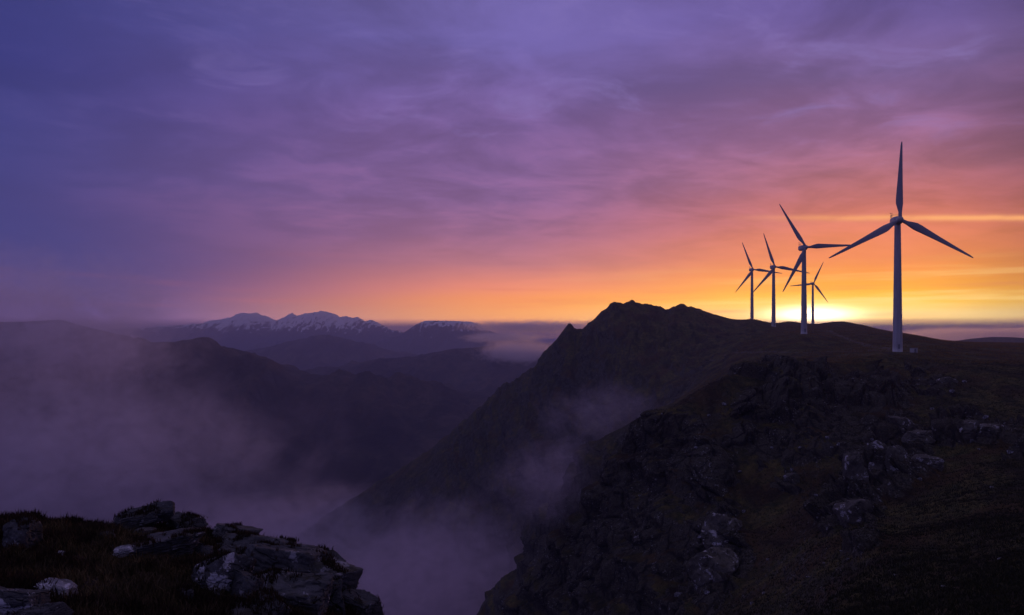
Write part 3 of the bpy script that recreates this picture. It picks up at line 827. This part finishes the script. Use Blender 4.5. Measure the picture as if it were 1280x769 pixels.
# ------------------------------------------------------------------ rocks
def rock_mesh(seed, sub=4, planes=16, size=(1, 1, 1), rough=0.06, detail=4, sharp=34.0, layer=0.05):
    """angular boulder: soft intersection of random half-spaces, cracked and roughened"""
    import bmesh
    rs = np.random.RandomState(seed)
    bm = bmesh.new(); bmesh.ops.create_icosphere(bm, subdivisions=sub, radius=1.0)
    V = np.array([v.co[:] for v in bm.verts]); Fc = np.array([[v.index for v in f.verts] for f in bm.faces]); bm.free()
    ax = np.array([[1, 0, 0], [-1, 0, 0], [0, 1, 0], [0, -1, 0], [0, 0, 1], [0, 0, -1.0]])
    nrm = np.concatenate([ax + 0.22 * rs.normal(size=(6, 3)), rs.normal(size=(planes - 6, 3))])
    nrm /= np.linalg.norm(nrm, axis=1, keepdims=True)
    dist = np.concatenate([rs.uniform(0.68, 0.86, 6), rs.uniform(0.78, 1.05, planes - 6)])
    dots = V @ nrm.T
    rr = np.where(dots > 0.02, dist[None, :] / np.maximum(dots, 0.02), 60.0)
    rr = np.minimum(rr, 6.0)
    r = (np.mean(rr ** -sharp, axis=1) * 1.0) ** (-1 / sharp)
    r = np.clip(r * planes ** (-1 / sharp), 0.2, 1.6)
    Pv = V * r[:, None]
    w1, w2, wid = worley(Pv * np.array([1.5, 1.5, 2.6]) + seed * 3.1 + 0.25 * np.stack([fbm(Pv * 1.7 + q, 2, seed=seed + q) for q in (1, 2, 3)], 1), seed=seed)
    Pv += V * (0.13 * (wid - 0.5) * smooth(0, .10, w2 - w1) - 0.06 * smooth(0.06, 0, w2 - w1))[:, None]
    lay = Pv @ np.array([0.18, 0.1, 1.0]) * 5.5 + 0.9 * fbm(Pv * 1.4 + seed, 3, seed=seed + 4)
    Pv[:, :2] *= (1 + layer * (smooth(0.0, 0.35, lay - np.floor(lay)) - 0.5))[:, None]
    Pv += V * (rough * 1.5 * fbm(Pv * 2.6 + seed, detail + 2, gain=0.66, seed=seed))[:, None]
    Pv += V * (0.05 * (fbm(Pv * 5.0 + seed, 3, seed=seed + 2, ridged=True) - 0.4))[:, None]
    return Pv * np.array(size), Fc


def rock(name, label, cat, seed, loc, size, rot, mat, sub=4, group=None, planes=16, rough=0.06):
    V, Fc = rock_mesh(seed, sub, planes, size, rough, layer=0.05 if mat in (M_ROCK, M_CRAG) else 0.012)
    o = mesh_from(name, V, Fc, mat, sub >= 4)
    if sub >= 4:
        try: o.data.set_sharp_from_angle(angle=R(38))
        except Exception: pass
    o.location = loc; o.rotation_euler = rot
    return tag(o, label, cat, group)


# crags and boulders standing out of the cliff and slope: (u, v, width px, height px, label)
crags = [
    (900, 668, 46, 50, 'blocky rock pinnacle with pale specks low on the cliff'),
    (898, 725, 66, 84, 'broad pale-flecked rock buttress below the pinnacle'),
    (1128, 533, 26, 24, 'pointed block topping the crag above the dark grass slope'),
    (1152, 552, 36, 26, 'wide block at the right shoulder of the crag'),
    (1097, 580, 26, 62, 'tall rectangular rock column split from the crag'),
    (1158, 580, 34, 22, 'tilted slab at the right foot of the crag'),
    (1068, 600, 26, 74, 'narrow rough column at the left edge of the crag'),
    (1072, 648, 46, 46, 'knobbly lichen-specked outcrop below the rock columns'),
    (1126, 590, 26, 56, 'shadowed block between the rock column and the tilted slab'),
    (1208, 543, 34, 34, 'pale-patched round outcrop left of the grassy gap'),
    (1240, 538, 34, 18, 'flat ledge of rock on the right of the slope'),
    (1182, 478, 20, 12, 'grey rock on the moor just below the largest turbine'),
    (988, 600, 16, 18, 'pale split boulder alone on the brown slope'),
]
for i, (u, v, wpx, hpx, lab) in enumerate(crags):
    h = look(u, v)
    if h[0] is None: continue
    y = h[0].y; sx = wpx / F * y / 2 * 1.1; sz = hpx / F * y / 2 * 1.15
    c = h[0] + Vector((u - 640, F, HY - v)).normalized() * (sx * 0.75)
    rock('crag', lab, 'crag', 100 + i * 7, c, (sx, sx * 0.95, sz), (R(random.uniform(-8, 8)), R(random.uniform(-8, 8)), random.uniform(0, 6.28)), M_CRAG, 5, 'crags on the cliff', 18, 0.08)

# loose pale stones on the slope
rs = random.Random(5)
spots = [(876, 672, 6), (848, 745, 8), (884, 742, 7), (955, 742, 4), (1010, 722, 3), (1030, 705, 3), (965, 560, 4), (1165, 512, 5), (1232, 522, 5), (1215, 552, 5), (1224, 562, 3), (1190, 490, 6), (1205, 478, 5), (1098, 612, 3), (1060, 700, 4), (1052, 690, 4), (905, 506, 5), (886, 520, 4), (820, 600, 3), (800, 620, 3),
         (1262, 566, 6), (1240, 610, 4), (1150, 600, 5), (1000, 560, 4), (930, 640, 5), (925, 590, 4), (870, 560, 4), (1090, 550, 4), (1040, 560, 4), (1020, 620, 4), (1035, 548, 5), (1048, 556, 4), (990, 588, 5), (1250, 700, 5), (1180, 735, 6), (1120, 720, 4), (960, 700, 4), (940, 755, 5)]
protos = {}
where = lambda u: 'on the cliff' if u < 960 else ('on the brown slope' if u < 1110 else 'on the grass slope')
for i, (u, v, s) in enumerate(spots):
    h = look(u, v)
    if h[0] is None: continue
    y = h[0].y; sc = s / F * y * 0.62
    k = i % 5
    if k not in protos:
        o = rock('stone', '', 'stone', 300 + k, (0, 0, 0), (1, .85, .7), (0, 0, 0), M_SMALL, 3, None, 12)
        protos[k] = o
    else:
        o = protos[k].copy(); COL.objects.link(o)
    o.location = h[0] + Vector((0, 0, sc * 0.25)); o.scale = (sc, sc, sc); o.rotation_euler = (rs.uniform(-.3, .3), rs.uniform(-.3, .3), rs.uniform(0, 6.28))
    o['label'] = 'small loose pale stone lying ' + where(u); o['group'] = 'loose pale stones ' + where(u)
    o['category'] = 'stone'

# ------------------------------------------------------------------ foreground knoll
edge_uvy = [(-300, 650, 12), (-120, 646, 12), (0, 647, 12), (45, 645, 12.1), (75, 652, 12.2), (112, 650, 12.4), (140, 656, 12.6), (180, 654, 12.8), (215, 655, 12.9), (250, 662, 13), (275, 670, 13), (310, 674, 13), (345, 684, 12.9), (375, 698, 12.6), (400, 716, 12.2), (430, 748, 11.6), (470, 778, 10.8), (520, 825, 9.8), (600, 900, 8.2), (700, 1010, 6.6), (850, 1250, 4.6)]
ex = []; ey = []; ez = []
for u, v, y in edge_uvy:
    x, yy, z = at(u, v, y); ex.append(x); ey.append(yy); ez.append(z)
ex += [2.4, 4.0, 9.0]; ey += [2.6, 0.5, -4.0]; ez += [-2.3, -2.4, -2.9]
EX, EY, EZ = map(np.array, (ex, ey, ez))


def knoll_h(x, y, detail=True):
    x = np.asarray(x, float); y = np.asarray(y, float)
    ye = np.interp(x, EX, EY); ze = np.interp(x, EX, EZ)
    t = np.clip(y / np.maximum(ye, 0.5), -1.5, 1.0)
    inner = -1.68 + (ze + 1.68) * np.where(t > 0, t ** 1.25, t * 0.12)
    out = np.maximum(y - ye, 0)
    z = np.where(y <= ye, inner, ze - 0.55 * out - 1.2 * np.maximum(out - 0.5, 0) - 0.4 * np.minimum(out, .5) ** 2)
    z = np.maximum(z, -140)
    if detail:
        p = np.stack([x, y, x * 0], 1)
        z = z + 0.24 * fbm(p / 1.9, 3, seed=91) + 0.10 * fbm(p / 0.5, 4, gain=.6, seed=93) + 0.6 * smooth(0.5, 5, out) * fbm(p / 2.5, 4, seed=95)
    return z


gx = np.concatenate([np.linspace(-40, -13, 60, endpoint=False), np.linspace(-13, 2, 330, endpoint=False), np.linspace(2, 14, 60)])
gy = np.concatenate([np.linspace(-10, 2, 40, endpoint=False), np.linspace(2, 15.5, 330, endpoint=False), np.linspace(15.5, 60, 70)])
GX, GY = np.meshgrid(gx, gy)
kz_ = knoll_h(GX.ravel(), GY.ravel())
knoll = mesh_from('knoll', np.stack([GX.ravel(), GY.ravel(), kz_], 1), grid_faces(len(gy), len(gx)), M_KNOLL)
tag(knoll, 'rough turf knoll in the lower left corner, strewn with boulders', 'knoll', kind='structure')
bvh_k = BVHTree.FromObject(knoll, bpy.context.evaluated_depsgraph_get())

# boulders: (u, v, w px, h px, tilt, material, label, depth or None)
fg = [
    (24, 673, 36, 44, 12, M_ROCK, 'upright pale grey boulder at the far left edge of the knoll', None),
    (155, 691, 27, 13, -12, M_ROCK_WHITE, 'small bright lilac-white rock alone in the brown grass', None),
    (69, 737, 44, 13, 16, M_ROCK_WHITE, 'long low whitish rock half sunk in the turf', None),
    (18, 760, 60, 40, 6, M_ROCK_PALE, 'dark bottom-left corner rock with white flecks', None),
    (50, 772, 44, 24, -8, M_ROCK, 'dull grey rock right of the corner rock, cut by the frame', None),
    (198, 640, 34, 22, -8, M_ROCK, 'layered rock forming the highest point of the knoll', 12.5),
    (166, 651, 46, 22, -14, M_ROCK, 'sloping boulder under the left of the highest rock', 12.3),
    (228, 654, 40, 14, 6, M_ROCK, 'flat slab just right of the highest rock', 12.7),
    (207, 682, 82, 26, -6, M_ROCK, 'wide flat bluish-grey slab in the middle of the knoll', None),
    (253, 691, 22, 18, 0, M_ROCK, 'small rounded boulder at the right end of the flat slab', None),
    (268, 724, 58, 44, 8, M_ROCK_PALE, 'boulder covered in bold white lichen patches', None),
    (306, 738, 40, 40, -10, M_ROCK, 'dark boulder wedged between the white-patched boulder and the big outcrop', None),
    (446, 762, 58, 40, 14, M_ROCK, 'jagged lower rock at the far right tip of the knoll', 10.6),
    (324, 766, 66, 34, 0, M_ROCK, 'low grey rock at the bottom edge below the largest boulder', None),
    (296, 668, 46, 16, 12, M_ROCK, 'weathered ledge on the skyline between slab and largest boulder', 12.8),
    (283, 692, 30, 14, 0, M_ROCK, 'mossy low stone beside the small rounded boulder', None),
    (134, 670, 18, 9, 0, M_ROCK, 'thin pale stone lying in grass above the lilac-white rock', None),
    (178, 666, 24, 10, 0, M_ROCK, 'small flat stone below the layered top rock', None),
    (75, 692, 10, 6, 0, M_ROCK_WHITE, 'tiny pale stone in the grass right of the upright boulder', None),
    (228, 744, 26, 14, 0, M_ROCK, 'half-buried dark stone left of the white-patched boulder', None),
]
# the big outcrop at the knoll's right end: one body of jointed blocks
ov, of_ = [], []; nb = 0
for k, (u, v, wp, hp, tilt, dep) in enumerate([(306, 694, 62, 44, 10, 11.3), (350, 706, 88, 62, 12, 10.6), (392, 722, 66, 62, 20, 10.6), (408, 748, 42, 60, 4, 10.2), (360, 744, 84, 58, 6, 9.5), (374, 697, 54, 26, 22, 11.6), (330, 678, 60, 22, 10, 12.4), (404, 712, 40, 36, 26, 11.3)]):
    x, y, z = at(u, v + 9, dep); sx = wp / F * dep / 2 * 1.25; sz = hp / F * dep / 2 * 1.2
    V, Fc = rock_mesh(900 + 11 * k, 6, 18, (sx, sx * .85, sz), 0.06)
    Rm = np.array((Matrix.Rotation(random.uniform(-.3, .3), 3, 'Z') @ Matrix.Rotation(R(tilt), 3, 'Y')))
    ov.append(V @ Rm.T + np.array([x, y + sx * .2, z])); of_.append(Fc + nb); nb += len(V)
ov = np.concatenate(ov); c0 = ov.mean(0)
oc = mesh_from('outcrop', ov - c0, np.concatenate(of_), M_ROCK, True)
oc.location = c0
tag(oc, 'largest dark fractured outcrop rounding off the right end of the knoll', 'outcrop', 'boulders on the foreground knoll')
for i, (u, v, wp, hp, tilt, mt, lab, dep) in enumerate(fg):
    if dep is None:
        h = look(u, min(v + hp * 0.3, 900), bvh_k)
        dep = h[0].y if h[0] is not None else 10.0
    x, y, z = at(u, v, dep)
    sx = wp / F * dep / 2 * 1.22; sz = hp / F * dep / 2 * 1.25
    rock('boulder', lab, 'boulder', 500 + i * 13, (x, y + sx * 0.2, z), (sx, sx * random.uniform(.75, .95), sz), (R(random.uniform(-6, 6)), R(tilt), random.uniform(-.5, .5)), mt, 6 if wp > 40 else 5, 'boulders on the foreground knoll', 18, 0.05)


# ------------------------------------------------------------------ grass and heather (stuff)
def blades(name, label, cat, X, Y, Zb, H, W, mat, lean, seed, per=1):
    rs = np.random.RandomState(seed); n = len(X)
    ang = rs.uniform(0, 2 * np.pi, n); la = rs.uniform(0, 2 * np.pi, n); ll = rs.uniform(0.15, 1, n) * lean
    dx, dy = np.cos(ang) * W / 2, np.sin(ang) * W / 2
    lx, ly = np.cos(la) * ll * H, np.sin(la) * ll * H
    hz = H * np.sqrt(np.clip(1 - (ll * 0.8) ** 2, .1, 1))
    V = np.empty((n, 5, 3))
    V[:, 0] = np.stack([X - dx, Y - dy, Zb - 0.02 * H], 1); V[:, 1] = np.stack([X + dx, Y + dy, Zb - 0.02 * H], 1)
    V[:, 2] = np.stack([X - dx * .7 + lx * .35, Y - dy * .7 + ly * .35, Zb + hz * .6], 1); V[:, 3] = np.stack([X + dx * .7 + lx * .35, Y + dy * .7 + ly * .35, Zb + hz * .6], 1)
    V[:, 4] = np.stack([X + lx, Y + ly, Zb + hz], 1)
    b = np.arange(n)[:, None] * 5
    Fc = np.concatenate([b + np.array([[0, 1, 3]]), b + np.array([[0, 3, 2]]), b + np.array([[2, 3, 4]])], 0)
    o = mesh_from(name, V.reshape(-1, 3), Fc, mat, False)
    return tag(o, label, cat, kind='stuff')


rn = np.random.RandomState(3)
bpy.context.view_layer.update()
tv, tf, base_n = [], [], 0
for o in bpy.data.objects:
    if o.type == 'MESH' and o.get('category') in ('boulder', 'outcrop') and o.data.materials[0] != M_ROCK_WHITE:
        co = np.empty(len(o.data.vertices) * 3); o.data.vertices.foreach_get('co', co)
        M4 = np.array(o.matrix_world); wv = co.reshape(-1, 3) @ M4[:3, :3].T + M4[:3, 3]
        ix = np.empty(len(o.data.polygons) * 3, dtype=np.int32); o.data.polygons.foreach_get('vertices', ix)
        tv.append(wv); tf.append(ix.reshape(-1, 3) + base_n); base_n += len(wv)
bvh_rocks = BVHTree.FromPolygons(np.concatenate(tv).tolist(), np.concatenate(tf).tolist())
px_, py_, pz_ = [], [], []
cxy = np.stack([rn.uniform(-8.5, -1.0, 60000), rn.uniform(7.5, 13.6, 60000)], 1)
cn = fbm(np.stack([cxy[:, 0] / .45, cxy[:, 1] / .45, cxy[:, 0] * 0], 1), 4, seed=121)
for k in range(len(cxy)):
    if cn[k] < 0.06: continue
    h = bvh_rocks.ray_cast(Vector((cxy[k, 0], cxy[k, 1], 3.0)), Vector((0, 0, -1)))
    if h[0] is None or h[1].z < 0.6: continue
    px_.append(cxy[k, 0]); py_.append(cxy[k, 1]); pz_.append(h[0].z)
px_, py_, pz_ = map(np.array, (px_, py_, pz_))
n = 230000
X = rn.uniform(-9.5, 0.8, n); Yy = rn.uniform(4.2, 14.5, n)
ye = np.interp(X, EX, EY)
keep = Yy < ye + 1.0
X, Yy = X[keep], Yy[keep]
p = np.stack([X, Yy, X * 0], 1)
clump = fbm(p / 0.28, 3, seed=101); hea = fbm(p / 1.1, 3, seed=103) + 0.22 * smooth(1.6, .2, np.interp(X, EX, EY) - Yy) - 0.02
Zb = knoll_h(X, Yy)
gm = (hea < 0.06) & (clump > -0.25 + 0.3 * rn.uniform(-1, 1, len(X)))
hm = hea >= 0.02
blades('grass', 'dry brown grass tufts covering the foreground knoll', 'grass', X[gm], Yy[gm], Zb[gm], (0.05 + 0.20 * np.clip(clump[gm] + .25, 0, 1) ** 1.3) * rn.uniform(.5, 1.6, gm.sum()), rn.uniform(.006, .013, gm.sum()), M_GRASS, 0.85, 7)
blades('heather', 'dark reddish heather along the crest of the knoll', 'heather', X[hm], Yy[hm], Zb[hm], (0.06 + 0.13 * np.clip(clump[hm] + .4, 0, 1)) * rn.uniform(.6, 1.3, hm.sum()), rn.uniform(.010, .022, hm.sum()), M_HEATH, 0.6, 9)

rk = 4
blades('moss', 'short dark moss and heather rooted on the tops of the boulders', 'moss', np.repeat(px_, rk) + rn.normal(0, .015, len(px_) * rk), np.repeat(py_, rk) + rn.normal(0, .015, len(px_) * rk), np.repeat(pz_, rk), rn.uniform(.02, .075, len(px_) * rk), rn.uniform(.006, .014, len(px_) * rk), M_HEATH, 0.8, 21)

# moor tussocks on the near slope at the right
n = 170000
Uq = rn.uniform(600, 1330, n); 
Yq = np.exp(rn.uniform(np.log(48), np.log(330), n))
X = (Uq - 640) / F * Yq
qx, qy, qz, qt = [], [], [], []
tn = fbm(np.stack([X / 9., Yq / 9., X * 0], 1), 3, seed=111)
for i in range(n):
    h = bvh_ridge.ray_cast(Vector((X[i], Yq[i], 60)), Vector((0, 0, -1)))
    if h[0] is None or h[1].z < 0.72: continue
    qx.append(X[i]); qy.append(Yq[i]); qz.append(h[0].z); qt.append(tn[i])
qx, qy, qz, qt = map(np.array, (qx, qy, qz, qt))
rep = 3
QX = np.repeat(qx, rep) + rn.normal(0, .22, len(qx) * rep); QY = np.repeat(qy, rep) + rn.normal(0, .22, len(qx) * rep); QZ = np.repeat(qz, rep) - 0.05
blades('moor_grass', 'tussocky dark grass on the slope below the cliffs', 'grass', QX, QY, QZ, rn.uniform(.7, 1.3, len(QX)) * np.repeat(.20 + .30 * np.clip(qt + .4, 0, 1), rep), rn.uniform(.05, .14, len(QX)), M_TUSS, 0.9, 13)

n = 70000
Uq = rn.uniform(845, 1330, n); Yq = rn.uniform(300, 1150, n) ; X = (Uq - 640) / F * Yq
qx, qy, qz = [], [], []
tn = fbm(np.stack([X / 22., Yq / 22., X * 0], 1), 3, seed=131)
for i in range(n):
    if tn[i] < -0.1: continue
    h = bvh_ridge.ray_cast(Vector((X[i], Yq[i], 80)), Vector((0, 0, -1)))
    if h[0] is None or h[1].z < 0.8: continue
    qx.append(X[i]); qy.append(Yq[i]); qz.append(h[0].z)
qx, qy, qz = map(np.array, (qx, qy, qz))
QX = np.repeat(qx, 3) + rn.normal(0, .5, len(qx) * 3); QY = np.repeat(qy, 3) + rn.normal(0, .5, len(qx) * 3); QZ = np.repeat(qz, 3) - 0.05
blades('plateau_grass', 'pale dry grass on the plateau around the turbine feet', 'grass', QX, QY, QZ, rn.uniform(.25, .75, len(QX)), rn.uniform(.10, .30, len(QX)), M_PLAT, 0.8, 15)

# ------------------------------------------------------------------ air: haze box and fog banks
def box_obj(name, lo, hi, mat):
    V = [(x, y, z) for x in (lo[0], hi[0]) for y in (lo[1], hi[1]) for z in (lo[2], hi[2])]
    Fc = [(0, 1, 3, 2), (4, 6, 7, 5), (0, 4, 5, 1), (2, 3, 7, 6), (0, 2, 6, 4), (1, 5, 7, 3)]
    return mesh_from(name, V, Fc, mat, False)


hm_ = bpy.data.materials.new('air'); hm_.use_nodes = True
for n_ in list(hm_.node_tree.nodes): hm_.node_tree.nodes.remove(n_)
t = NT(hm_.node_tree)
pv = t.new('ShaderNodeVolumePrincipled'); pv.inputs['Color'].default_value = (.62, .65, 1.0, 1); pv.inputs['Density'].default_value = HAZE_D = 1.25e-4
pv.inputs['Anisotropy'].default_value = 0.2
mo = t.new('ShaderNodeOutputMaterial'); t.l.new(pv.outputs[0], mo.inputs['Volume'])
hz = box_obj('haze', (-36000, -36000, -322), (36000, 36000, 235), hm_)
tag(hz, 'thin violet haze filling the valley and fading the far mountains', 'haze', kind='stuff')


def fog_material(name, dens, scale, lo, hi, aniso=0.3, color=(.90, .86, 1.0, 1), stretch=(1, 1, 1.2), rough=0.66, rate=1.0):
    m = bpy.data.materials.new(name); m.use_nodes = True
    for n_ in list(m.node_tree.nodes): m.node_tree.nodes.remove(n_)
    t = NT(m.node_tree)
    tc = t.new('ShaderNodeTexCoord')
    rad = t.v('LENGTH', tc.outputs['Object'])
    fall = t.ss(rad, 1.0, 0.15)
    g = t.new('ShaderNodeNewGeometry')
    nz = t.noise(t.v('MULTIPLY', g.outputs['Position'], stretch), 1.0 / scale, 5, rough, 1.1)
    sh = t.ss(t.m('ADD', nz, t.m('MULTIPLY', t.m('SUBTRACT', fall, 0.5), 0.35)), lo, hi)
    fine = t.noise(t.v('MULTIPLY', g.outputs['Position'], (1, 1, 1.5)), 3.4 / scale, 4, 0.65, 1.4)
    sh = t.m('MULTIPLY', sh, t.ss(fine, 0.36, 0.64, 0.25, 1.55))
    d = t.m('MULTIPLY', t.m('MULTIPLY', sh, fall), dens)
    pv = t.new('ShaderNodeVolumePrincipled'); pv.inputs['Color'].default_value = color; pv.inputs['Anisotropy'].default_value = aniso
    t.put(pv.inputs['Density'], d)
    mo = t.new('ShaderNodeOutputMaterial'); t.l.new(pv.outputs[0], mo.inputs['Volume'])
    try: m.cycles.volume_step_rate = rate
    except Exception: pass
    return m


def fog(label, u, v, y, rad, mat, rot=0.0):
    import bmesh
    bm = bmesh.new(); bmesh.ops.create_icosphere(bm, subdivisions=3, radius=1.0)
    me = bpy.data.meshes.new('fog'); bm.to_mesh(me); bm.free(); me.materials.append(mat)
    o = bpy.data.objects.new('fog', me); COL.objects.link(o)
    o.location = at(u, v, y); o.scale = rad; o.rotation_euler = (0, 0, rot)
    return tag(o, label, 'fog', kind='stuff')


FM = fog_material
WARM = (.995, .85, .95, 1)
LIT = (.995, .975, .99, 1)
fog('thick fog filling the valley at the left below the dark hill', 70, 575, 950, (470, 400, 200), FM('valley_fog', .0044, 150, .42, .66))
fog('fog welling up the gully under the turbine ridge', 560, 745, 640, (180, 240, 108), FM('gully_fog', .0115, 64, .40, .64, 0.1, WARM))
fog('mist lying along the valley floor behind the knoll', 400, 690, 900, (430, 330, 105), FM('floor_mist', .0085, 100, .40, .64, .2, (.985, .89, 1.0, 1)))
fog('thin rosy wisp hanging in front of the ridge flank', 748, 516, 560, (90, 80, 42), FM('flank_wisp', .007, 28, .47, .68, 0.1, WARM))
fog('wisp of mist curling at the foot of the near cliff', 690, 600, 440, (60, 70, 45), FM('cliff_wisp', .012, 26, .46, .68, 0.1, WARM))
fog('tall veil of cloud drifting over the dark hill at the left', 70, 422, 1450, (430, 320, 200), FM('hill_veil', .0060, 130, .43, .64))
fog('grey-violet cloud standing above the dark hill at the far left', 40, 352, 3000, (900, 500, 260), FM('left_cloud', .0006, 420, .36, .72))
fog('pink-lit cloud bank spilling over the low hills in the distance', 652, 440, 3300, (300, 220, 80), FM('near_bank', .018, 42, .46, .56, .7, LIT))
fog('pale cloud lying at the foot of the flat-topped mountain', 628, 422, 5200, (400, 250, 54), FM('mountain_cloud', .014, 62, .41, .49, .7, LIT, stretch=(.7, .7, 1.6)))
fog('long low bank of cloud on the horizon left of the ridge peak', 665, 409, 5600, (740, 320, 66), FM('horizon_bank', .012, 80, .43, .50, .7, LIT, stretch=(.6, .6, 1.7)))
fog('long rosy bank of cloud on the horizon behind the largest turbine', 1250, 420, 3800, (900, 350, 66), FM('right_bank', .008, 75, .43, .50, .75, LIT, stretch=(.6, .6, 1.6)))
